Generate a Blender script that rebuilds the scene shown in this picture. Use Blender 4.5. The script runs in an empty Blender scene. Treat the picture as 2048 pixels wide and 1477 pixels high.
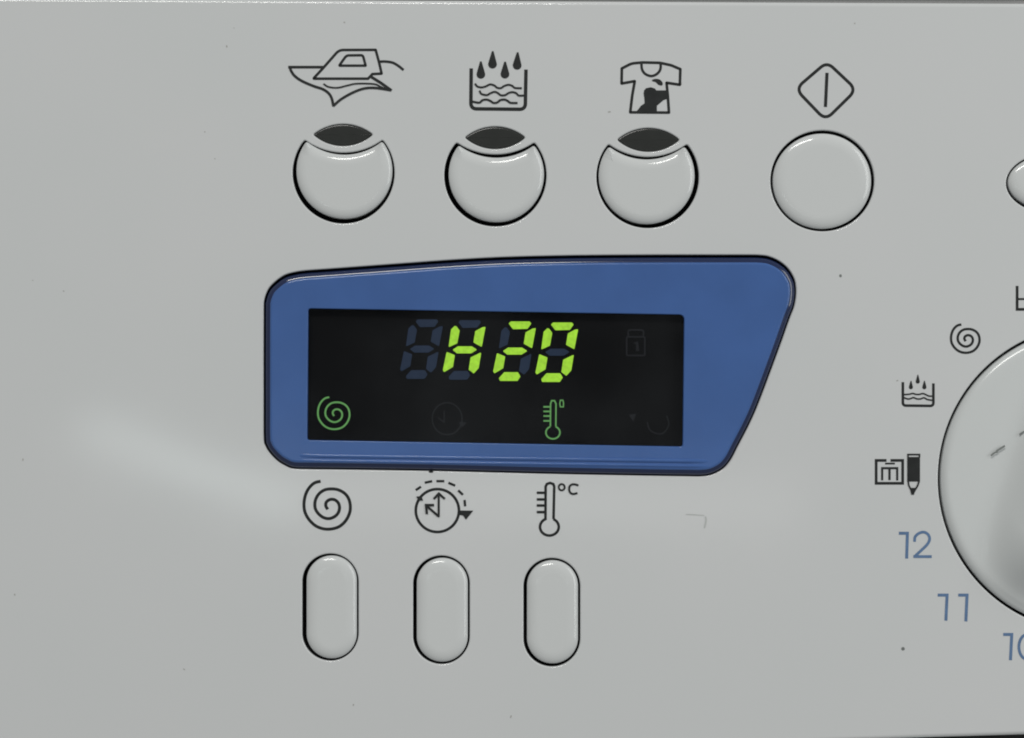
import bpy, bmesh, math
import numpy as np
from mathutils import Vector, geometry

# ------------------------------------------------------------------ scale
S = 0.00008            # metres per photograph pixel (2048 px wide frame = 164 mm of panel)
ZC = 0.775             # height above the floor of the picture centre
def W(x, y, h=0.0):    # panel coordinates (px, px, px proud of the panel face) -> world metres
    return ((x - 1024.0) * S, -h * S, ZC + (738.5 - y) * S)

scene = bpy.context.scene
COL = scene.collection

# ------------------------------------------------------------------ camera
cam_data = bpy.data.cameras.new('camera')
cam = bpy.data.objects.new('camera', cam_data)
COL.objects.link(cam)
DIST = 0.36
cam.location = (0.0, -DIST, ZC)
cam.rotation_euler = (math.radians(90), 0, 0)
cam_data.sensor_width = 36.0
cam_data.lens = 36.0 * DIST / (2048 * S)
cam_data.clip_start = 0.01
cam_data.clip_end = 50
scene.camera = cam

# ------------------------------------------------------------------ world, lamps, exposure
world = bpy.data.worlds.new('World')
scene.world = world
world.use_nodes = True
bg = world.node_tree.nodes['Background']
bg.inputs['Color'].default_value = (0.98, 1.0, 0.99, 1)
bg.inputs['Strength'].default_value = 0.24

def area(name, loc, target, sx, sy, power, color=(1, 1, 1), roll=0.0):
    d = bpy.data.lights.new(name, 'AREA')
    d.shape = 'RECTANGLE'; d.size = sx; d.size_y = sy
    d.energy = power; d.color = color
    o = bpy.data.objects.new(name, d); COL.objects.link(o)
    o.location = loc
    q = (Vector(target) - Vector(loc)).to_track_quat('-Z', 'Y')
    o.rotation_euler = q.to_euler()
    if roll: o.rotation_euler.rotate_axis('Z', roll)
    return o
# ceiling light above and a little to the left of the machine
area('ceiling_light', (-0.30, -1.25, ZC + 1.15), (0, 0, ZC), 0.72, 0.22, 11.0, (1.0, 0.99, 0.95))
# added fill light, makes the panel brighter towards the right
area('right_fill_light', (0.85, -0.62, ZC + 0.25), (0, 0, ZC), 0.4, 0.9, 3.3, (0.98, 1.0, 0.985))
# added light strips behind the camera, shaped to mirror as glare in the panel
area('glare_strip_light', (-0.209, -1.10, ZC - 0.064), (-0.209, 0, ZC - 0.064), 0.15, 0.020, 0.036, (0.88, 1.0, 0.98), math.radians(-20))
area('glare_strip_light', (0.005, -1.10, ZC - 0.084), (0.005, 0, ZC - 0.084), 0.36, 0.026, 0.046, (0.95, 1.0, 0.96), math.radians(-1.5))

scene.view_settings.view_transform = 'Standard'
scene.view_settings.look = 'None'
scene.view_settings.exposure = 0.0
scene.view_settings.gamma = 1.0
scene.cycles.max_bounces = 8
try: scene.cycles.filter_width = 1.9
except Exception: pass

# ------------------------------------------------------------------ materials
def srgb(r, g, b):
    f = lambda c: (c / 255) / 12.92 if c <= 10 else (((c / 255) + 0.055) / 1.055) ** 2.4
    return (f(r), f(g), f(b), 1.0)

def mat(name, color, rough=0.4, spec=0.5, noise=0.0, nscale=300.0, bump=0.0, bscale=2500.0, coat=0.0, tint=None, rvar=0.12):
    m = bpy.data.materials.new(name); m.use_nodes = True
    nt = m.node_tree; b = nt.nodes['Principled BSDF']
    b.inputs['Base Color'].default_value = color
    b.inputs['Roughness'].default_value = rough
    b.inputs['Specular IOR Level'].default_value = spec
    b.inputs['Coat Weight'].default_value = coat
    b.inputs['Coat Roughness'].default_value = 0.08
    tc = nt.nodes.new('ShaderNodeTexCoord')
    if noise > 0:
        n = nt.nodes.new('ShaderNodeTexNoise'); n.inputs['Scale'].default_value = nscale
        n.inputs['Detail'].default_value = 5
        nt.links.new(tc.outputs['Object'], n.inputs['Vector'])
        r = nt.nodes.new('ShaderNodeValToRGB')
        r.color_ramp.elements[0].position = 0.15; r.color_ramp.elements[1].position = 0.85
        c = np.array(color[:3]); t = np.array(tint if tint else (1, 1, 1))
        r.color_ramp.elements[0].color = tuple(c * (1 - noise)) + (1,)
        r.color_ramp.elements[1].color = tuple(np.clip(c * (1 + noise) * t, 0, 1)) + (1,)
        nt.links.new(n.outputs['Fac'], r.inputs['Fac'])
        nt.links.new(r.outputs['Color'], b.inputs['Base Color'])
        mr = nt.nodes.new('ShaderNodeMapRange')
        mr.inputs['To Min'].default_value = rough * (1 - rvar); mr.inputs['To Max'].default_value = rough * (1 + rvar)
        nt.links.new(n.outputs['Fac'], mr.inputs['Value'])
        nt.links.new(mr.outputs['Result'], b.inputs['Roughness'])
    if bump > 0:
        n2 = nt.nodes.new('ShaderNodeTexNoise'); n2.inputs['Scale'].default_value = bscale
        n2.inputs['Detail'].default_value = 3
        nt.links.new(tc.outputs['Object'], n2.inputs['Vector'])
        bp = nt.nodes.new('ShaderNodeBump'); bp.inputs['Strength'].default_value = bump
        bp.inputs['Distance'].default_value = 0.00002
        nt.links.new(n2.outputs['Fac'], bp.inputs['Height'])
        nt.links.new(bp.outputs['Normal'], b.inputs['Normal'])
    return m

M_PANEL = mat('white_enamel_plastic', (0.697, 0.719, 0.722, 1), 0.095, 0.5, 0.014, 30.0, 0.07, 1300.0, tint=(1.014, 0.992, 0.998), rvar=0.45)
M_CAP = mat('white_button_plastic', (0.705, 0.723, 0.724, 1), 0.12, 0.5, 0.01, 60.0, 0.05, 2200.0)
M_KNOB = mat('white_knob_plastic', (0.70, 0.724, 0.724, 1), 0.17, 0.5, 0.012, 40.0, 0.05, 1800.0)
M_BODY = mat('white_enamel_steel', (0.68, 0.70, 0.69, 1), 0.3, 0.5, 0.015, 20.0, 0.1, 900.0)
M_GAP_SHADE = mat('black_gap_shade', (0.045, 0.045, 0.045, 1), 0.7, 0.2, 0.2, 400.0)  # near-black that paints the shadow in gaps and seams
M_SEAM_SHADE = mat('grey_seam_shade', (0.30, 0.30, 0.30, 1), 0.5, 0.3, 0.1, 60.0)  # grey painted in for the shaded white cabinet in the top seam
M_PRINT = mat('dark_grey_ink', srgb(40, 42, 42), 0.5, 0.3, 0.30, 650.0)
M_PRINTB = mat('blue_grey_ink', srgb(100, 128, 166), 0.5, 0.3, 0.16, 650.0)
M_SCUFF = mat('scuff_mark', srgb(128, 132, 130), 0.6, 0.3, 0.25, 1500.0)
M_LED = mat('smoked_lens', srgb(44, 46, 44), 0.22, 0.6, 0.12, 500.0, 0.1, 900.0)
M_BLUE = mat('blue_plastic', (0.061, 0.142, 0.390, 1), 0.16, 0.5, 0.10, 110.0, 0.08, 900.0)
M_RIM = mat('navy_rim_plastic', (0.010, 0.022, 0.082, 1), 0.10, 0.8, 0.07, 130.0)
M_SCREEN = mat('display_black', srgb(17, 18, 19), 0.5, 0.08, 0.18, 90.0)
M_DIM = mat('unlit_segment', srgb(44, 58, 80), 0.5, 0.2, 0.12, 700.0)
M_GHOST = mat('unlit_symbol', srgb(33, 35, 38), 0.5, 0.2, 0.12, 700.0)

def emit(name, color, strength, lo=0.85):
    m = bpy.data.materials.new(name); m.use_nodes = True
    nt = m.node_tree; b = nt.nodes['Principled BSDF']
    b.inputs['Base Color'].default_value = (0.03, 0.05, 0.02, 1)
    n = nt.nodes.new('ShaderNodeTexNoise'); n.inputs['Scale'].default_value = 1400
    tc = nt.nodes.new('ShaderNodeTexCoord'); nt.links.new(tc.outputs['Object'], n.inputs['Vector'])
    mr = nt.nodes.new('ShaderNodeMapRange')
    mr.inputs['To Min'].default_value = strength * lo; mr.inputs['To Max'].default_value = strength * (2 - lo)
    nt.links.new(n.outputs['Fac'], mr.inputs['Value'])
    b.inputs['Emission Color'].default_value = color
    nt.links.new(mr.outputs['Result'], b.inputs['Emission Strength'])
    return m
M_LIT = emit('lit_segment', srgb(160, 218, 44), 0.92, 0.65)
M_LITDIM = emit('dimly_lit_symbol', srgb(84, 142, 76), 0.95)

m = bpy.data.materials.new('clear_window'); m.use_nodes = True
nt = m.node_tree; nt.nodes.clear()
out = nt.nodes.new('ShaderNodeOutputMaterial'); mix = nt.nodes.new('ShaderNodeMixShader')
tr = nt.nodes.new('ShaderNodeBsdfTransparent'); tr.inputs['Color'].default_value = (0.97, 0.97, 0.98, 1)
gl = nt.nodes.new('ShaderNodeBsdfGlossy'); gl.inputs['Roughness'].default_value = 0.12
gl.inputs['Color'].default_value = (0.9, 0.95, 1.0, 1)
mix.inputs['Fac'].default_value = 0.005
nt.links.new(tr.outputs[0], mix.inputs[1]); nt.links.new(gl.outputs[0], mix.inputs[2])
nt.links.new(mix.outputs[0], out.inputs['Surface'])
tc = nt.nodes.new('ShaderNodeTexCoord'); nz = nt.nodes.new('ShaderNodeTexNoise'); nz.inputs['Scale'].default_value = 55
nz.inputs['Detail'].default_value = 4; nt.links.new(tc.outputs['Object'], nz.inputs['Vector'])
mr = nt.nodes.new('ShaderNodeMapRange'); mr.inputs['From Min'].default_value = 0.35; mr.inputs['From Max'].default_value = 0.7
mr.inputs['To Min'].default_value = 0.002; mr.inputs['To Max'].default_value = 0.013
nt.links.new(nz.outputs['Fac'], mr.inputs['Value']); nt.links.new(mr.outputs['Result'], mix.inputs['Fac'])
M_GLASS = m

# ------------------------------------------------------------------ object helpers
def link(name, me, parent, label=None):
    o = bpy.data.objects.new(name, me); COL.objects.link(o)
    if parent is not None: o.parent = parent
    if label: o['label'] = label
    return o

def mesh(name, verts, faces, material, smooth=None):
    me = bpy.data.meshes.new(name)
    me.from_pydata([W(*v) for v in verts], [], faces)
    if smooth is not None:
        for p, s in zip(me.polygons, smooth): p.use_smooth = s
    me.materials.append(material)
    me.update()
    return me

# ------------------------------------------------------------------ 2-D outline helpers
def resample(P, step=2.0, closed=True):
    P = np.asarray(P, float)
    Q = np.vstack([P, P[:1]]) if closed else P
    L = np.r_[0, np.cumsum(np.hypot(*np.diff(Q, axis=0).T))]
    n = max(4, int(round(L[-1] / step)))
    t = np.linspace(0, L[-1], n + 1)
    if closed: t = t[:-1]
    return np.c_[np.interp(t, L, Q[:, 0]), np.interp(t, L, Q[:, 1])]

def relax(P, n):
    for _ in range(n): P = 0.5 * P + 0.25 * (np.roll(P, 1, 0) + np.roll(P, -1, 0))
    return P

def catmull(P, k=6, closed=False):
    P = [np.array(p, float) for p in P]; n = len(P); out = []
    for i in range(n if closed else n - 1):
        p1, p2 = P[i], P[(i + 1) % n]
        p0 = P[i - 1] if (closed or i > 0) else 2 * p1 - p2
        p3 = P[(i + 2) % n] if (closed or i + 2 < n) else 2 * p2 - p1
        for j in range(k):
            t = j / k
            out.append(0.5 * ((2 * p1) + (p2 - p0) * t + (2 * p0 - 5 * p1 + 4 * p2 - p3) * t * t + (3 * p1 - p0 - 3 * p2 + p3) * t ** 3))
    if not closed: out.append(P[-1])
    return np.array(out)

def ccw(P):     # orientation so that the inward normal is a fixed rotation of the tangent
    a = 0.5 * np.sum(P[:, 0] * np.roll(P[:, 1], -1) - np.roll(P[:, 0], -1) * P[:, 1])
    return P if a > 0 else P[::-1]

def inward(P):
    T = np.roll(P, -1, 0) - np.roll(P, 1, 0)
    T /= np.maximum(np.hypot(T[:, 0], T[:, 1]), 1e-9)[:, None]
    return np.c_[-T[:, 1], T[:, 0]]

def ellipse(cx, cy, rx, ry, n=160):
    t = np.linspace(0, 2 * np.pi, n, endpoint=False)
    return ccw(np.c_[cx + rx * np.cos(t), cy + ry * np.sin(t)])

def pill(cx, cy, hw, hh):
    t = np.linspace(0, np.pi, 50)
    top = np.c_[cx + hw * np.cos(t), cy - (hh - hw) - hw * np.sin(t)]
    bot = np.c_[cx - hw * np.cos(t), cy + (hh - hw) + hw * np.sin(t)]
    return ccw(resample(np.vstack([top, bot]), 2.0))

def rounded(corners, r, closed=True, k=8):
    C = [np.array(c, float) for c in corners]; n = len(C); out = []
    for i in range(n):
        if not closed and i in (0, n - 1): out.append(C[i]); continue
        p, a, b = C[i], C[i - 1], C[(i + 1) % n]
        ri = r[i] if hasattr(r, '__len__') else r
        u = (a - p) / np.linalg.norm(a - p); v = (b - p) / np.linalg.norm(b - p)
        ang = math.acos(max(-1, min(1, float(u @ v))))
        d = min(ri / math.tan(ang / 2), 0.49 * np.linalg.norm(a - p), 0.49 * np.linalg.norm(b - p))
        s, e = p + u * d, p + v * d
        for j in range(k + 1):
            t = j / k
            out.append((1 - t) ** 2 * s + 2 * t * (1 - t) * (p * 0.9 + 0.1 * (s + e) / 2) + t * t * e)
    return np.array(out)

def notched(cx, cy, r, ya, half, sag, horn):   # disc with a bite at the top; bite bottom at y=ya
    R = (half ** 2 + sag ** 2) / (2 * sag); ny = ya - R
    t = np.linspace(0, 2 * np.pi, 720, endpoint=False)
    P = np.c_[cx + r * np.cos(t), cy + r * np.sin(t)]
    keep = np.hypot(P[:, 0] - cx, P[:, 1] - ny) > R
    i0 = np.where(~keep)[0]
    right = P[i0[-1]] if P[i0[-1]][0] > cx else P[i0[0]]
    left = P[i0[0]] if P[i0[0]][0] < cx else P[i0[-1]]
    # the big arc from right horn clockwise (through the bottom) to left horn
    a0 = math.atan2(right[1] - cy, right[0] - cx); a1 = math.atan2(left[1] - cy, left[0] - cx)
    if a1 < a0: a1 += 2 * math.pi
    t = np.linspace(a0, a1, 200)
    big = np.c_[cx + r * np.cos(t), cy + r * np.sin(t)]
    b0 = math.atan2(left[1] - ny, left[0] - cx); b1 = math.atan2(right[1] - ny, right[0] - cx)
    t = np.linspace(b0, b1, 60)[1:-1]
    arc = np.c_[cx + R * np.cos(t), ny + R * np.sin(t)]
    return ccw(relax(resample(np.vstack([big, arc]), 1.6), horn))

def vesica(xl, xr, yt, yc, yb):
    w = (xr - xl) / 2; cx = (xl + xr) / 2; out = []
    for sag, sgn in ((yc - yt, -1), (yb - yc, 1)):
        R = (w * w + sag * sag) / (2 * sag); a = math.asin(min(1, w / R))
        t = np.linspace(-a, a, 40)
        x = cx + R * np.sin(t); y = yc + sgn * (sag - R + R * np.cos(t))
        seg = np.c_[x, y]
        out.append(seg if sgn < 0 else seg[::-1])
    return ccw(relax(resample(np.vstack([out[0], out[1][1:-1]]), 1.6), 5))

def clamp_depth(P, N, dmax):
    """largest inward travel of each outline vertex before it meets the middle of the shape"""
    D = np.full(len(P), dmax)
    for i in range(len(P)):
        for d in np.linspace(0.5, dmax, 14):
            q = P[i] + N[i] * d
            if np.hypot(*(P - q).T).min() < d - 0.35 - 0.02 * d:
                D[i] = max(0.3, d - dmax / 14); break
    # even the limit out along the outline
    for _ in range(3): D = np.minimum(D, 0.5 * D + 0.25 * (np.roll(D, 1) + np.roll(D, -1)) + 0.2)
    return D

def bridge(faces, a, b, n):
    for i in range(n):
        j = (i + 1) % n
        faces.append((a + i, a + j, b + j, b + i))

def cap_mesh(name, P, edge_h, top_h, bevel, wall, material, dome=2.0, centre=None, grow=1.3, fan=False):
    """moulded cap: wall, rounded edge that follows the outline, gently domed top"""
    N = inward(P); n = len(P); P = P - N * grow; D = clamp_depth(P, N, bevel)
    V, F = [], []
    def ring(Q, H):
        s = len(V); V.extend([(q[0], q[1], h) for q, h in zip(Q, H)]); return s
    prev = ring(P, np.full(n, edge_h - wall))
    cur = ring(P, np.full(n, edge_h)); bridge(F, prev, cur, n); prev = cur
    K = 14
    for k in range(1, K + 1):
        u = math.cos(math.pi / 2 * k / K)
        d = D * (1 - u)
        h = np.full(n, edge_h + (top_h - edge_h) * math.sqrt(max(0, 1 - u * u)))
        Q = P + N * d[:, None]
        cur = ring(Q, h); bridge(F, prev, cur, n); prev = cur; last = Q; lasth = h
    SM = [True] * len(F)
    if fan:
        c = last.mean(0); V.append((c[0], c[1], top_h + 0.3))
        for i in range(n): F.append((prev + i, prev + (i + 1) % n, len(V) - 1)); SM.append(True)
    else:
        for t in geometry.tessellate_polygon([[Vector((q[0], q[1], 0)) for q in last]]):
            F.append(tuple(prev + i for i in t)); SM.append(False)
    me = mesh(name, V, F, material); fix(me)
    for p, s in zip(me.polygons, SM): p.use_smooth = s
    return me

def fix(me):
    bm = bmesh.new(); bm.from_mesh(me); bmesh.ops.recalc_face_normals(bm, faces=bm.faces); bm.to_mesh(me); bm.free()

def plate_mesh(name, outer, holes, face_h, edge, wall, outer_edge, outer_wall, material, lip=None):
    """flat plate with rounded outer edge and rounded holes; holes get a short wall"""
    V, F, SM = [], [], []
    def ring(Q, h):
        s = len(V); V.extend([(q[0], q[1], h) for q in Q]); return s
    loops = []
    No = inward(outer); n = len(outer)
    prev = ring(outer, face_h - outer_wall)
    K = 6
    for k in range(0, K + 1):
        a = math.pi / 2 * k / K
        Q = outer + No * outer_edge * (1 - math.cos(a))
        cur = ring(Q, face_h - outer_edge * (1 - math.sin(a)))
        m0 = len(F); bridge(F, prev, cur, n); SM += [True] * (len(F) - m0); prev = cur
    loops.append((prev, n))
    for P in holes:
        N = inward(P); n = len(P)
        prev = ring(P, face_h - edge - wall)
        for k in range(0, 5):
            a = math.pi / 2 * k / 4
            Q = P - N * edge * (1 - math.cos(a))
            cur = ring(Q, face_h - edge * (1 - math.sin(a)))
            m0 = len(F); bridge(F, prev, cur, n); SM += [True] * (len(F) - m0); prev = cur
        loops.append((prev, n))
    idx = []; polys = []
    for s, n in loops:
        polys.append([Vector((V[s + i][0], V[s + i][1], 0)) for i in range(n)]); idx += list(range(s, s + n))
    for t in geometry.tessellate_polygon(polys):
        F.append(tuple(idx[i] for i in t)); SM.append(False)
    me = mesh(name, V, F, material)
    fix(me)
    for p, s in zip(me.polygons, SM): p.use_smooth = s
    return me

def tube_mesh(name, P, h0, h1, grow, material):
    """lining of a hole: an open tube just outside the hole wall"""
    N = inward(P); n = len(P); V, F = [], []
    A = P - N * grow; B = P - N * (grow + 3)
    for Q, h in ((A, h0), (A, h1), (B, h1), (B, h0)): V += [(q[0], q[1], h) for q in Q]
    for k in range(4): bridge(F, k * n, ((k + 1) % 4) * n, n)
    me = mesh(name, V, F, material); fix(me); return me

# ---- flat print: every stroke and every filled patch is its own thin layer
class Ink:
    def __init__(self, h=0.45): self.V, self.F, self.h = [], [], h
    def stroke(self, P, w, closed=False, smooth=0):
        w = w * 1.1
        P = np.asarray(P, float)
        if smooth: P = catmull(P, smooth, closed)
        keep = [0] + [i for i in range(1, len(P)) if np.hypot(*(P[i] - P[i - 1])) > 0.05]
        P = P[keep]
        if closed and np.hypot(*(P[0] - P[-1])) < 0.05: P = P[:-1]
        n = len(P); L, R = [], []
        for i in range(n):
            a = P[i - 1] if (closed or i > 0) else None
            b = P[(i + 1) % n] if (closed or i < n - 1) else None
            d1 = (P[i] - a) / np.linalg.norm(P[i] - a) if a is not None else None
            d2 = (b - P[i]) / np.linalg.norm(b - P[i]) if b is not None else None
            if d1 is None: d1 = d2
            if d2 is None: d2 = d1
            n1 = np.array([-d1[1], d1[0]]); n2 = np.array([-d2[1], d2[0]])
            mm = n1 + n2; ln = np.linalg.norm(mm)
            mm = n1 if ln < 1e-6 else mm / ln
            k = w / 2 / max(0.45, float(mm @ n1))
            L.append(P[i] + mm * k); R.append(P[i] - mm * k)
        if not closed:      # slightly rounded ends
            for A, B, s in ((0, 1, -1), (n - 1, n - 2, -1)):
                d = P[A] - P[B]; d = d / np.linalg.norm(d)
                e = d * w * 0.18
                L[A] = L[A] + e; R[A] = R[A] + e
        s = len(self.V)
        self.V += [(p[0], p[1], self.h) for p in L] + [(p[0], p[1], self.h) for p in R]
        m = n if closed else n - 1
        for i in range(m):
            j = (i + 1) % n
            self.F.append((s + i, s + j, s + n + j, s + n + i))
        self.h += 0.12
        return self
    def fill(self, P, smooth=0):
        P = np.asarray(P, float)
        if smooth: P = catmull(P, smooth, True)
        s = len(self.V); self.V += [(p[0], p[1], self.h) for p in P]
        for t in geometry.tessellate_polygon([[Vector((p[0], p[1], 0)) for p in P]]):
            self.F.append(tuple(s + i for i in t))
        self.h += 0.12
        return self
    def build(self, name, material, parent, label=None):
        me = mesh(name, self.V, self.F, material)
        # all faces look out of the panel (towards -Y)
        bm = bmesh.new(); bm.from_mesh(me); bm.normal_update()
        bad = [f for f in bm.faces if f.normal.y > 0]
        bmesh.ops.reverse_faces(bm, faces=bad); bm.to_mesh(me); bm.free()
        return link(name, me, parent, label)

def T(ox, oy, sc):
    return lambda pts: np.array([(ox + x / sc, oy + y / sc) for x, y in pts])

def drop(tip, c, r):
    t = np.linspace(-0.12 * np.pi, 1.12 * np.pi, 14)
    body = np.c_[c[0] + r * np.cos(t), c[1] + r * np.sin(t)]
    return np.vstack([body, [(tip[0] - r * 0.18, tip[1]), (tip[0] + r * 0.18, tip[1])]])

# ================================================================== THE MACHINE
machine = bpy.data.objects.new('washing_machine', None)
COL.objects.link(machine)
machine['label'] = 'white washing machine with push buttons, round dial and blue display reading H20'
machine['category'] = 'washing machine'

# ------------------------------------------------------------------ outlines traced from the photograph
buttons = [  # hole (cx, cy, r, notch y), cap (cx, cy, r, notch y), lens (xl, xr, top, mid, bottom)
    dict(h=(687.0, 345.5, 102, 305.5), c=(688.7, 341.8, 94.8, 311.0), n=(688, 74, 23), l=(626, 746, 248.5, 269.5, 292.5)),
    dict(h=(990.7, 351.0, 102.3, 309.0), c=(992.7, 349.2, 94.2, 317.0), n=(991, 76, 23), l=(929.5, 1051, 253.5, 275.5, 298.5)),
    dict(h=(1295.5, 354.0, 102.6, 314.0), c=(1293.4, 352.4, 94.8, 320.5), n=(1295.5, 76, 24), l=(1234, 1359.5, 256.5, 280, 304)),
]
pills = [
    dict(h=(660.7, 1215.0, 56.3, 107.2), c=(663.3, 1214.6, 49.0, 101.6)),
    dict(h=(882.8, 1220.4, 56.6, 108.6), c=(884.5, 1220.2, 49.8, 102.6)),
    dict(h=(1103.7, 1225.3, 56.7, 108.6), c=(1105.0, 1224.3, 49.8, 102.0)),
]
bez = [(527.5, 615), (528, 602.5), (532, 588), (539, 574.7), (552.5, 561.5), (568.6, 550.8), (586, 545.4), (609.6, 541.7), (656.5, 538.3),
       (715, 534.0), (810, 527.0), (900, 520.5), (1000, 515.0), (1100, 512.2), (1200, 510.8), (1330, 510.2), (1440, 510.2), (1500, 510.2), (1520.4, 510.8),
       (1538, 513.4), (1558.5, 522.5), (1576, 537), (1587.8, 556), (1591.8, 572), (1592, 592.5), (1588, 614.5), (1579, 638.0),
       (1557, 700), (1519.7, 800), (1500, 846), (1475.8, 893), (1461, 921), (1446, 938), (1424.5, 949.5), (1402.5, 953.2), (1370, 953.0), (1300, 952),
       (1100, 948.2), (900, 943.2), (800, 941.3), (680, 939.6), (620, 939.0), (586, 937.7), (568.6, 931), (554, 921.6), (539, 906), (530.8, 892), (527.5, 876), (527.2, 800), (527.2, 700)]
bezel_hole = ccw(resample(catmull(bez, 8, True), 2.5))

for b in buttons:
    b['H'] = notched(b['h'][0], b['h'][1], b['h'][2], b['h'][3], b['n'][1], b['n'][2], 9)
    b['C'] = notched(b['c'][0], b['c'][1], b['c'][2], b['c'][3], b['n'][1] - 3, b['n'][2], 9)
    b['L'] = vesica(*b['l'])
for p in pills:
    p['H'] = pill(*p['h']); p['C'] = pill(*p['c'])
start_H = ellipse(1645, 362, 103.9, 101.0); start_C = ellipse(1644.3, 362.7, 97.0, 93.9)
side_H = ellipse(2110, 367, 97.5, 61.5); side_C = ellipse(2110.5, 365.0, 92.5, 55.0)
KC = (2184.0, 958.0)
knob_H = ellipse(KC[0], KC[1], 308, 308, 360); 

# ------------------------------------------------------------------ control panel (the white front face)
outer = ccw(rounded([(-2300, -20), (850, 0.5), (2060, 6.5), (4900, 24), (4900, 1395), (3000, 1432), (2048, 1470.5), (1850, 1476.5), (1600, 1486), (800, 1505), (-2300, 1540)],
                    [20, 600, 600, 20, 20, 600, 600, 600, 600, 600, 20], True, 5))
holes = [b['H'] for b in buttons] + [b['L'] for b in buttons] + [p['H'] for p in pills] + [start_H, side_H, knob_H, bezel_hole]
me = plate_mesh('control_panel', outer, holes, 0.0, 3.0, 5, 9, 60, M_PANEL)
panel = link('control_panel', me, machine, 'glossy white control panel with printed symbols')

# added linings and backing, near-black to paint the shadow inside the openings
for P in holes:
    link('opening_shade_lining', tube_mesh('opening_shade_lining', P, -90, -6.0, 0.4, M_GAP_SHADE), panel)
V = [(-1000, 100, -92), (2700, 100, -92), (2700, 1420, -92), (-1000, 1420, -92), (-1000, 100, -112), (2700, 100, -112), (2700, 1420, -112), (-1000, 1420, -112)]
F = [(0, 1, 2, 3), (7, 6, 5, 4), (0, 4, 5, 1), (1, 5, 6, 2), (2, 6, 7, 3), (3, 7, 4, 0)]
me = mesh('shade_backing', V, F, M_GAP_SHADE); fix(me)
link('shade_backing', me, machine)  # added sheet, its dark colour stands for shadow deep in the gaps

# ------------------------------------------------------------------ buttons
blabels = ['crescent-topped push button under the iron symbol',
           'crescent-topped push button under the four-drop tub symbol',
           'crescent-topped push button under the stained shirt symbol']
for b, lab in zip(buttons, blabels):
    me = cap_mesh('push_button', b['C'], -2.5, 7.5, 22.0, 70, M_CAP, 0.6, (b['c'][0], b['c'][1] + 10)); fix(me)
    o = link('push_button', me, machine, lab)
    me = cap_mesh('indicator_lens', ccw(b['L']), -4.0, -1.0, 4.0, 30, M_LED, grow=-0.3, fan=True); fix(me)
    link('indicator_lens', me, machine)
plabels = ['oblong push button under the spiral symbol', 'oblong push button under the clock symbol', 'oblong push button under the thermometer symbol']
for p, lab in zip(pills, plabels):
    me = cap_mesh('push_button', p['C'], -2.5, 7.5, 24.0, 70, M_CAP, 0.6); fix(me)
    link('push_button', me, machine, lab)
me = cap_mesh('push_button', start_C, -2.5, 8, 26.0, 70, M_CAP, 0.6); fix(me)
link('push_button', me, machine, 'full round start button under the diamond symbol')
me = cap_mesh('push_button', side_C, -2.5, 7.5, 24.0, 70, M_CAP, 0.6); fix(me)
link('push_button', me, machine, 'oval button cut by the right edge of the picture')

# ------------------------------------------------------------------ dial
def dial_mesh():
    R = 302.5
    radii = [R, R, R - 0.8, R - 2.2, R - 4.5, R - 7.5, R - 11, R - 15, R - 20] + list(np.linspace(R - 28, 6, 60))
    n = 300; V, F = [], []
    ax = np.array([-0.31, 0.951]); 
    def grip(x, y):
        dx, dy = x - KC[0], y - KC[1]
        d = abs(dx * ax[1] - dy * ax[0]); r = math.hypot(dx, dy)
        u = min(1, max(0, (176 - d) / 100)); u = u * u * (3 - 2 * u)
        v = min(1, max(0, (300 - r) / 120)); v = v * v * (3 - 2 * v)
        return 66 * u * v
    for k, r in enumerate(radii):
        e = R - r
        base = -60 if k == 0 else (-4 + 13 * math.sqrt(max(0, 1 - (1 - min(e, 20) / 20) ** 2)))
        for i in range(n):
            a = 2 * math.pi * i / n
            x, y = KC[0] + r * math.cos(a), KC[1] + r * math.sin(a)
            V.append((x, y, base + (grip(x, y) if k > 6 else 0)))
    for k in range(len(radii) - 1): bridge(F, k * n, (k + 1) * n, n)
    V.append((KC[0], KC[1], V[-1][2])); c = len(V) - 1; s = (len(radii) - 1) * n
    for i in range(n): F.append((s + i, s + (i + 1) % n, c))
    me = mesh('program_dial', V, F, M_KNOB, [True] * len(F)); fix(me)
    for p in me.polygons: p.use_smooth = True
    return me
dial = link('program_dial', dial_mesh(), machine, 'large round programme dial with a raised grip')
Ink(14.5).stroke([(1979, 911), (1986, 905.5), (1992, 903)], 3.2).stroke([(1990, 902), (1998, 897), (2006, 892)], 3.6).build('scuff_mark', M_SCUFF, dial)
Ink(14.5).stroke([(2036, 869), (2044, 864), (2050, 861)], 3.0).build('scuff_mark', M_SCUFF, dial)

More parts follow.
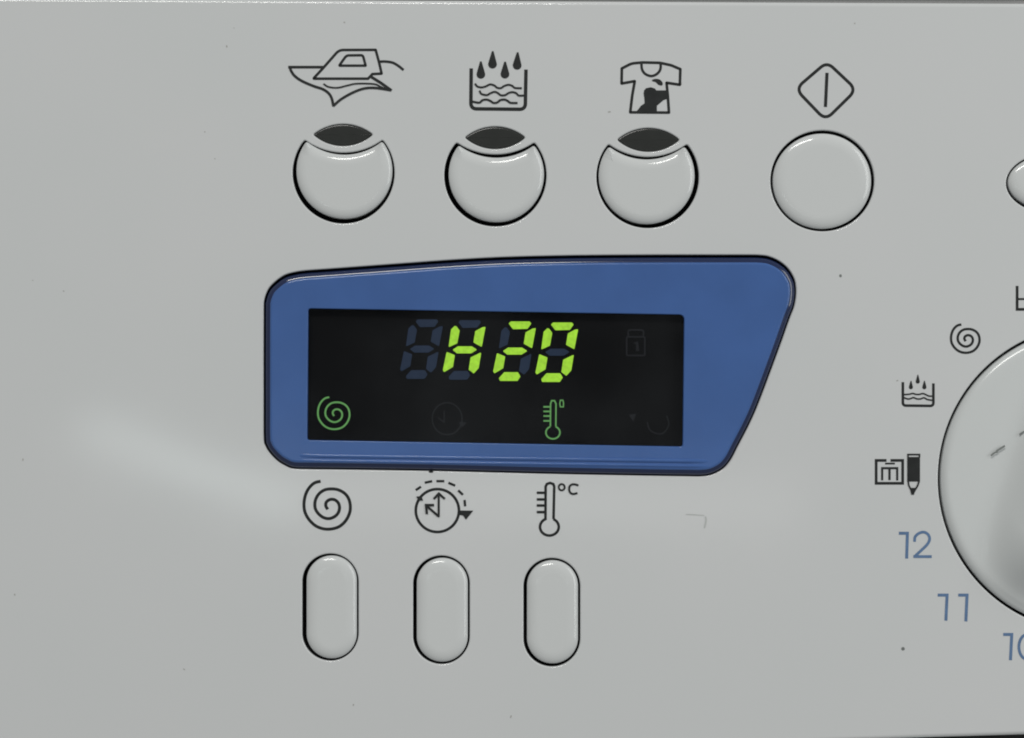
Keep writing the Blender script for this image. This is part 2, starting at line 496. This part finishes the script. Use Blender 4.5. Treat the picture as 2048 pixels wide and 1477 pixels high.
# ------------------------------------------------------------------ display
bezel_out = ccw(resample(bezel_hole - 0, 2.5))
Nb = inward(bezel_out)
gap = 2.2 + 2.6 * np.clip(-(-Nb[:, 1]) * 1.0, 0, 1) + 0.8 * np.clip(Nb[:, 0], 0, 1)   # wider at the top edge
bezel_out = bezel_out + Nb * gap[:, None]
win = ccw(resample(rounded([(617, 617.5), (1368, 630), (1365, 893.5), (615, 880.5)], [4, 10, 4, 4]), 4.0))
FACE = 10.0
def bezel_mesh():
    P = bezel_out; N = inward(P); n = len(P)
    def loft(name, prof, material):
        V, F = [], []
        for k, (d, h) in enumerate(prof):
            V.extend([(q[0], q[1], h) for q in P + N * d])
            if k: bridge(F, (k - 1) * n, k * n, n)
        me = mesh(name, V, F, material); fix(me)
        for p in me.polygons: p.use_smooth = True
        return me, V
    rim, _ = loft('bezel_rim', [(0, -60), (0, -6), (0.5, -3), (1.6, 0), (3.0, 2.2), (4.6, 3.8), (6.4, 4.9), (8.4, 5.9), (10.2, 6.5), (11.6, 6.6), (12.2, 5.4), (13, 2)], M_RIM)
    V, F, SM = [], [], []
    def ring(Q, h):
        s = len(V); V.extend([(q[0], q[1], h) for q in Q]); return s
    prev = None
    for d, h in [(10.6, 2), (10.6, 6.9), (11.0, 7.9), (12.0, 8.9), (13.6, 9.6), (15.6, FACE)]:
        cur = ring(P + N * d, h)
        if prev is not None: m0 = len(F); bridge(F, prev, cur, n); SM += [True] * (len(F) - m0)
        prev = cur
    loops = [(prev, n)]
    Nw = inward(win); m = len(win); prev = None
    for d, h in [(0, -8), (0, FACE - 1.6), (0.5, FACE - 0.5), (1.6, FACE)]:
        cur = ring(win - Nw * d, h)
        if prev is not None: m0 = len(F); bridge(F, prev, cur, m); SM += [True] * (len(F) - m0)
        prev = cur
    loops.append((prev, m))
    idx, polys = [], []
    for s, k in loops:
        polys.append([Vector((V[s + i][0], V[s + i][1], 0)) for i in range(k)]); idx += list(range(s, s + k))
    for t in geometry.tessellate_polygon(polys): F.append(tuple(idx[i] for i in t)); SM.append(False)
    me = mesh('display_bezel', V, F, M_BLUE); fix(me)
    for p, s in zip(me.polygons, SM): p.use_smooth = s
    return me, rim
_face, _rim = bezel_mesh()
bezel = link('display_bezel', _face, machine, 'blue slant-sided surround of the display')
link('bezel_rim', _rim, bezel, 'dark navy rim around the blue surround')

def ridge(name, A, w, hgt, h0, material, parent):   # a low half-round bead along a line
    A = np.asarray(A, float); V, F = [], []; K = 6
    T_ = np.gradient(A, axis=0); T_ /= np.hypot(T_[:, 0], T_[:, 1])[:, None]; N_ = np.c_[-T_[:, 1], T_[:, 0]]
    n = len(A)
    for i in range(n):
        e = min(1, min(i, n - 1 - i) / 3.0) 
        for k in range(K + 1):
            a = math.pi * k / K
            q = A[i] + N_[i] * (w / 2) * math.cos(a)
            V.append((q[0], q[1], h0 - 1 + (1 + hgt * e) * math.sin(a)))
    for i in range(n - 1):
        for k in range(K):
            s = i * (K + 1) + k; F.append((s, s + 1, s + K + 2, s + K + 1))
    me = mesh(name, V, F, material); fix(me)
    for p in me.polygons: p.use_smooth = True
    return link(name, me, parent)
xs = np.linspace(600, 1418, 60)
ridge('moulded_bead', np.c_[xs, 911 + (xs - 600) * 0.0142], 9, 3.0, FACE, M_BLUE, bezel)
ridge('moulded_bead', np.c_[xs, 921 + (xs - 600) * 0.0142], 7, 2.0, FACE, M_BLUE, bezel)

# screen behind the window
Nw = inward(win)
Wq = win - Nw * 3
V = [(q[0], q[1], -8.5) for q in Wq] + [(q[0], q[1], -16) for q in Wq]
n = len(win); F = [tuple(range(n)), tuple(range(2 * n - 1, n - 1, -1))]; bridge(F, 0, n, n)
me = mesh('display_screen', V, F, M_SCREEN); fix(me)
screen = link('display_screen', me, machine, 'black display screen showing H20 in green segments')
# clear cover pane, set just inside the surround
Wq = win + Nw * 0.3
V = [(q[0], q[1], 5.0) for q in Wq] + [(q[0], q[1], 3.5) for q in Wq]
F = [tuple(range(n)), tuple(range(2 * n - 1, n - 1, -1))]; bridge(F, 0, n, n)
me = mesh('cover_pane', V, F, M_GLASS); fix(me)
link('cover_pane', me, bezel)

seg = dict(
    a=[(1642, 150), (1666, 128), (1868, 128), (1888, 150), (1846, 208), (1690, 212)],
    f=[(1612, 184), (1632, 190), (1665, 235), (1640, 372), (1545, 415), (1572, 222)],
    b=[(1893, 200), (1932, 192), (1890, 412), (1800, 362), (1820, 240)],
    g=[(1582, 434), (1640, 396), (1790, 396), (1848, 432), (1785, 472), (1630, 472)],
    e=[(1528, 448), (1617, 484), (1596, 612), (1500, 668), (1487, 645)],
    c=[(1888, 452), (1860, 622), (1806, 682), (1752, 640), (1772, 508)],
    d=[(1543, 712), (1600, 648), (1748, 648), (1776, 694), (1744, 742), (1553, 742)])
tt = T(780, 620, 5.12)
for dx, dy, lit in ((-1388, -32, ''), (-950, -24, 'bcefg'), (-434, -11, 'abged'), (0, 0, 'abcdef')):
    for k in 'abcdefg':
        on = k in lit
        P = tt([(x + dx, y + dy) for x, y in seg[k]])
        c = P.mean(0); P = c + (P - c) * 0.95
        P = ccw(rounded(P, 1.6, True, 3))
        nn = len(P); V = [(q[0], q[1], -7.6) for q in P] + [(q[0], q[1], -8.6) for q in P]
        F = [tuple(range(nn)), tuple(range(2 * nn - 1, nn - 1, -1))]; bridge(F, 0, nn, nn)
        me = mesh('digit_segment', V, F, M_LIT if on else M_DIM); fix(me)
        link('digit_segment', me, screen, 'glowing yellow-green segment' if on else 'unlit grey segment')

SPIRAL = [(685, 825), (650, 760), (662, 680), (740, 625), (840, 632), (915, 700), (940, 800), (910, 910), (830, 990), (710, 1030), (590, 1000), (490, 920),
          (430, 820), (420, 700), (450, 590), (520, 490), (630, 420), (760, 400), (900, 415), (1030, 480), (1115, 575), (1160, 700), (1165, 850), (1120, 990),
          (1040, 1110), (920, 1205), (760, 1250), (600, 1245), (450, 1190), (330, 1090), (245, 970), (200, 850), (190, 700), (215, 550), (270, 420), (350, 320), (430, 265), (530, 240)]
def spiral(x0, x1, y0, y1):
    P = np.array(SPIRAL, float)
    return np.c_[x0 + (P[:, 0] - 160) / 1035 * (x1 - x0), y0 + (P[:, 1] - 215) / 1085 * (y1 - y0)]
Ink(-7.8).stroke(spiral(633.2, 700.3, 793.5, 862), 3.3, smooth=4).build('lit_spiral_symbol', M_LITDIM, screen)
tq = T(820, 780, 5.689)
th = np.linspace(-0.36 * np.pi, 1.36 * np.pi, 30)
bulb = [(1627 + 80 * math.cos(a), 488 + 72 * math.sin(a)) for a in th]
ik = Ink(-7.8).stroke(tq([(1660, 415), (1662, 160), (1645, 125), (1612, 125), (1600, 160), (1598, 415)]), 2.7)
ik.stroke(tq(bulb), 2.9)
for y in (195, 247, 300, 355): ik.stroke(tq([(1522, y), (1600, y)]), 3.0)
ik.stroke(tq([(1712, 120), (1740, 120), (1748, 150), (1746, 195), (1712, 195), (1705, 160)]), 2.2, True)
ik.build('lit_thermometer_symbol', M_LITDIM, screen)
tl = T(1180, 620, 5.09)
Ink(-7.8).stroke(rounded(tl([(375, 275), (560, 275), (560, 465), (375, 465)]), 3), 3.0, True).stroke(rounded(tl([(395, 275), (385, 205), (550, 205), (545, 275)]), 5, False), 3.0) \
    .fill(tl([(440, 340), (490, 320), (505, 420), (470, 420), (470, 350)])).build('unlit_lock_symbol', M_GHOST, screen)
Ink(-7.8).stroke(ellipse(894, 838, 30, 32, 50), 2.4, True).fill([(916, 845), (934, 845), (925, 855)]).stroke([(888, 822), (888, 845), (876, 836)], 2.2).build('unlit_clock_symbol', M_GHOST, screen)
Ink(-7.8).stroke(catmull([(1295, 845), (1300, 860), (1314, 868), (1328, 866), (1338, 850), (1334, 832)], 6), 2.4).fill([(1258, 830), (1273, 828), (1267, 844)]).build('unlit_cycle_symbol', M_GHOST, screen)

# ------------------------------------------------------------------ printed symbols on the panel
t = T(550, 70, 6.714)
ik = Ink()
ik.stroke(rounded(t([(515, 590), (640, 455), (860, 205), (1352, 203), (1400, 380), (1432, 522), (1308, 528), (1250, 590)]), [1, 30, 18, .6, 30, .6, .6, .6]), 4.8, True)
ik.stroke(rounded(t([(862, 415), (960, 278), (1180, 275), (1218, 415)]), [1, 9, 5, .6]), 4.6, True)
ik.stroke(t([(1395, 362), (1480, 360), (1580, 375), (1660, 420), (1722, 470)]), 4.6, smooth=6)
ik.stroke(t([(640, 435), (185, 435)]), 4.8)
ik.stroke(t([(203, 440), (215, 480), (262, 550), (360, 620), (520, 690), (640, 730), (720, 785), (762, 855), (785, 955)]), 4.8, smooth=6)
ik.stroke(t([(785, 955), (890, 865), (1050, 775), (1200, 722), (1350, 715), (1555, 745)]), 4.6, smooth=6)
ik.stroke(t([(1560, 745), (1420, 645), (1300, 570)]), 5.0)
ik.stroke(t([(655, 662), (720, 700), (840, 712), (980, 680), (1100, 657), (1330, 662), (1420, 700), (1500, 735)]), 3.0, smooth=6)
ik.build('printed_iron_symbol', M_PRINT, panel)

t = T(900, 80, 9.232); ik = Ink()
ik.stroke(rounded(t([(392, 540), (385, 1275), (1390, 1285), (1403, 562)]), 11, False), 6.4)
for tip, c in (((570, 400), (570, 640)), ((790, 210), (785, 452)), ((1018, 405), (1015, 635)), ((1250, 232), (1240, 472))):
    P = drop(tip, c, 80); ik.fill(t(P))
ik.stroke(t([(465, 815), (505, 862), (580, 880), (660, 862), (740, 825), (820, 845), (870, 885), (940, 893), (1000, 855), (1080, 832), (1150, 852), (1200, 890), (1320, 895)]), 3.6, smooth=5)
ik.stroke(t([(548, 945), (580, 1000), (680, 1022), (740, 992), (820, 962), (880, 982), (940, 1025), (1020, 1022), (1080, 985), (1150, 968), (1220, 985), (1270, 1030), (1360, 1030)]), 3.6, smooth=5)
ik.stroke(t([(405, 1140), (540, 1162), (600, 1117), (680, 1105), (750, 1132), (800, 1165), (870, 1160), (930, 1115), (1010, 1105), (1070, 1132), (1120, 1165), (1240, 1168)]), 3.8, smooth=5)
ik.build('printed_tub_symbol', M_PRINT, panel, 'large tub symbol with four drops and three waves')

t = T(1200, 100, 9.845); ik = Ink()
ik.stroke(rounded(t([(430, 368), (620, 270), (840, 250), (1180, 258), (1400, 305), (1582, 382), (1572, 690), (1310, 650), (1335, 900), (1358, 1238), (595, 1232), (635, 900), (685, 618), (425, 665)]),
                  [.6, 30, 30, 30, 30, .6, .6, .6, 30, .6, .6, 30, .6, .6]), 5.0, True)
ik.stroke(t([(815, 262), (828, 385), (890, 475), (1010, 518), (1122, 475), (1188, 385), (1195, 265)]), 4.6, smooth=6)
ik.fill(t([(858, 860), (870, 800), (905, 758), (1000, 738), (1078, 762), (1110, 800), (1330, 800), (1330, 965), (1250, 992), (1170, 1060), (1120, 1100), (1120, 1236), (700, 1232), (755, 1172), (805, 1105), (878, 1055), (872, 950)]))
ik.fill(t([(1030, 592), (1100, 573), (1180, 590), (1232, 650), (1222, 702), (1150, 690), (1098, 640), (1032, 618)]), 4)
ik.build('printed_shirt_symbol', M_PRINT, panel, 'short-sleeved shirt symbol with a dark stain')

t = T(1560, 100, 9.845)
Ink().stroke(rounded(t([(925, 240), (1505, 785), (895, 1385), (305, 770)]), 17), 5.6, True).stroke(t([(925, 465), (895, 1115)]), 5.8).build('printed_diamond_symbol', M_PRINT, panel)

Ink().stroke(spiral(605.2, 703.3, 960.8, 1063.2), 5.6, smooth=5).build('printed_spiral_symbol', M_PRINT, panel, 'large spiral symbol below the display')
Ink().stroke(spiral(1900.3, 1960.6, 648.2, 708.6), 4.4, smooth=5).build('printed_spiral_symbol', M_PRINT, panel, 'small spiral symbol beside the dial')

t = T(810, 940, 10.547); ik = Ink()
ik.stroke(t([(683 + 455 * math.cos(a), 860 + 452 * math.sin(a)) for a in np.linspace(0, 2 * math.pi, 72, endpoint=False)]), 5.0, True)
for a, b in (((235, 425), (330, 362)), ((425, 272), (565, 242)), ((672, 240), (820, 240)), ((925, 278), (1050, 330)), ((1130, 440), (1215, 520)), ((1258, 645), (1268, 760))):
    ik.stroke(t([a, b]), 4.3)
ik.fill(t([(1155, 858), (1440, 862), (1285, 1052), (1225, 965), (1155, 952)]))
ik.stroke(t([(712, 985), (712, 520)]), 3.9); ik.stroke(t([(612, 610), (715, 500), (835, 610)]), 4.2); ik.fill(t([(650, 560), (715, 468), (780, 560)]))
ik.stroke(t([(715, 985), (480, 780)]), 4.2); ik.stroke(t([(605, 745), (445, 745), (462, 925)]), 4.6)
ik.fill(t([(240, 560), (350, 560), (385, 650), (280, 650)]))
ik.build('printed_clock_symbol', M_PRINT, panel)

t = T(1050, 950, 10.554); ik = Ink()
ik.stroke(t([(432, 945), (436, 250), (462, 195), (530, 172), (598, 198), (617, 250), (603, 925)]), 4.8)
a0 = np.linspace(-0.345 * np.pi, 1.355 * np.pi, 40)
ik.stroke(t([(515 + 198 * math.cos(a), 1100 + 182 * math.sin(a)) for a in a0]), 4.8)
for y in (380, 520, 648, 787): ik.stroke(t([(258, y), (430, y)]), 4.6)
ik.stroke(t([(775 + 63 * math.cos(a), 262 + 66 * math.sin(a)) for a in np.linspace(0, 2 * math.pi, 20, endpoint=False)]), 3.4, True)
ik.stroke(t([(1120, 222), (1060, 203), (990, 205), (940, 250), (935, 330), (965, 385), (1020, 405), (1100, 388)]), 3.8, smooth=4)
ik.build('printed_thermometer_symbol', M_PRINT, panel)

t = T(1720, 890, 12.306); ik = Ink()
ik.stroke(t([(640, 385), (397, 385), (397, 948), (1050, 948), (1050, 385), (762, 385)]), 5.0)
ik.stroke(t([(625, 462), (850, 462)]), 3.2)
ik.stroke(t([(545, 865), (545, 575), (915, 575), (915, 868)]), 3.9).stroke(t([(725, 590), (725, 858)]), 4.2)
ik.fill(t([(1160, 300), (1475, 300), (1475, 905), (1160, 905)]))
ik.stroke(t([(1180, 300), (1180, 240), (1462, 240), (1462, 300)]), 3.0)
ik.stroke(t([(1185, 905), (1200, 1000), (1275, 1150)]), 3.0).stroke(t([(1450, 905), (1420, 1000), (1330, 1150)]), 3.0)
ik.fill(t([(1222, 1060), (1375, 1060), (1325, 1228), (1262, 1228)]))
ik.build('printed_card_and_pencil_symbol', M_PRINT, panel)

t = T(1780, 730, 13.43); ik = Ink()
ik.stroke(rounded(t([(345, 478), (345, 1095), (1165, 1105), (1165, 512)]), 6, False), 4.8)
for tip, c in (((565, 430), (560, 602)), ((748, 268), (745, 450)), ((925, 430), (922, 602))): ik.fill(t(drop(tip, c, 55)))
ik.stroke(t([(380, 800), (520, 790), (610, 768), (690, 792), (780, 795), (880, 772), (960, 800), (1040, 838), (1120, 842)]), 2.7, smooth=4)
ik.stroke(t([(380, 885), (480, 918), (560, 905), (630, 880), (720, 915), (820, 915), (910, 885), (1000, 930), (1120, 952)]), 2.7, smooth=4)
ik.build('printed_tub_symbol', M_PRINT, panel, 'small tub symbol with three drops beside the dial')

t = T(1848, 560, 7.385)
Ink().stroke(t([(1375, 98), (1375, 437), (2400, 437), (2400, 98)]), 5.0).stroke(t([(1400, 285), (2380, 285)]), 3.6).build('printed_tub_symbol', M_PRINT, panel, 'tub symbol cut by the right edge of the picture')

t = T(1748, 1030, 4.763)
Ink().stroke(t([(242, 176), (318, 176), (311, 412)]), 5.4).stroke(t([(386, 252), (392, 210), (425, 178), (470, 165), (512, 184), (530, 228), (512, 275), (465, 325), (392, 392)]), 4.9, smooth=4) \
     .stroke(t([(380, 398), (545, 398)]), 5.0).build('printed_number', M_PRINTB, panel, 'blue-grey number 12')
Ink().stroke(t([(612, 765), (696, 765), (685, 1003)]), 5.4).stroke(t([(808, 765), (886, 765), (875, 1010)]), 5.4).build('printed_number', M_PRINTB, panel, 'blue-grey number 11')
Ink().stroke(t([(1236, 1140), (1312, 1140), (1300, 1380)]), 5.4).stroke(t([(1460 + 80 * math.cos(a), 1258 + 118 * math.sin(a)) for a in np.linspace(0, 2 * math.pi, 40, endpoint=False)]), 5.0, True).build('printed_number', M_PRINTB, panel, 'blue-grey number 10')

# small marks of wear
Ink().fill(ellipse(1806, 1298, 3.6, 3.6, 14)).build('scuff_mark', M_SCUFF, panel)
Ink().fill(ellipse(1681, 552, 2.6, 3.0, 12)).build('scuff_mark', M_SCUFF, panel)
M_FAINT = mat('faint_scratch', (0.54, 0.56, 0.55, 1), 0.5, 0.3, 0.1, 1500.0)
Ink().stroke([(1372, 1029.5), (1390, 1030), (1408, 1031.5)], 1.8, smooth=4).stroke([(1411, 1034), (1412, 1042), (1409, 1056)], 2.6, smooth=4).build('scuff_mark', M_FAINT, panel)
Ink().fill(ellipse(862, 944, 5, 2.2, 12)).build('scuff_mark', M_PRINT, panel)

rng = np.random.default_rng(7)
dust = Ink(0.3)
for _ in range(46):
    x, y = rng.uniform(20, 1830), rng.uniform(40, 1440)
    if 500 < x < 1780 and 230 < y < 1345: continue
    q = rng.uniform(0.7, 1.7); a = rng.uniform(0, 3.1)
    e = ellipse(0, 0, q * rng.uniform(1, 2.2), q, 8)
    dust.fill(np.c_[x + e[:, 0] * math.cos(a) - e[:, 1] * math.sin(a), y + e[:, 0] * math.sin(a) + e[:, 1] * math.cos(a)]); dust.h = 0.3
M_DUST = mat('pale_dust', (0.46, 0.46, 0.44, 1), 0.8, 0.2, 0.1, 900.0)
o = dust.build('dust_specks', M_DUST, panel); o['kind'] = 'stuff'

# ------------------------------------------------------------------ the rest of the cabinet that meets the panel
def slab(name, x0, x1, y0, y1, h0, h1, r, material, parent, label=None):
    P = ccw(rounded([(x0, y0), (x1, y0), (x1, y1), (x0, y1)], r, True, 5))
    N = inward(P); n = len(P); V, F = [], []
    prof = [(r * 0.0, h0), (0, h1 - r), (r * .1, h1 - r * .56), (r * .3, h1 - r * .29), (r * .56, h1 - r * .1), (r, h1)]
    for d, h in prof: V += [(q[0], q[1], h) for q in P + N * d]
    for k in range(len(prof) - 1): bridge(F, k * n, (k + 1) * n, n)
    F.append(tuple(range((len(prof) - 1) * n, len(prof) * n))); F.append(tuple(range(n - 1, -1, -1)))
    me = mesh(name, V, F, material); fix(me)
    return link(name, me, parent, label)
slab('worktop', -2300, 4900, -340, -14, -6800, -8, 14, M_BODY, machine, 'white worktop above the control panel')
slab('front_panel', -2300, 4900, 1500 + 30, 10300, -140, -30, 14, M_BODY, machine, 'white lower front panel below the dark seam')
slab('cabinet', -2290, 4890, -10, 10300, -6750, -150, 20, M_BODY, machine)
V = [(-2290, -13, -100), (4890, -13, -100), (4890, 1600, -100), (-2290, 1600, -100), (-2290, -13, -146), (4890, -13, -146), (4890, 1600, -146), (-2290, 1600, -146)]
F = [(0, 1, 2, 3), (7, 6, 5, 4), (0, 4, 5, 1), (1, 5, 6, 2), (2, 6, 7, 3), (3, 7, 4, 0)]
me = mesh('seam_shade_sheet', [(a, b, c - 15) for a, b, c in V], F, M_GAP_SHADE); fix(me)
link('seam_shade_sheet', me, machine)  # added dark sheet, the seam's shadow is put into its colour
V = [(-2290, -13, -30), (4890, -13, -30), (4890, 25, -30), (-2290, 25, -30), (-2290, -13, -60), (4890, -13, -60), (4890, 25, -60), (-2290, 25, -60)]
me = mesh('seam_shade_strip', V, F, M_SEAM_SHADE); fix(me)
link('seam_shade_strip', me, machine)  # added grey strip, paints the shade in the seam above the panel
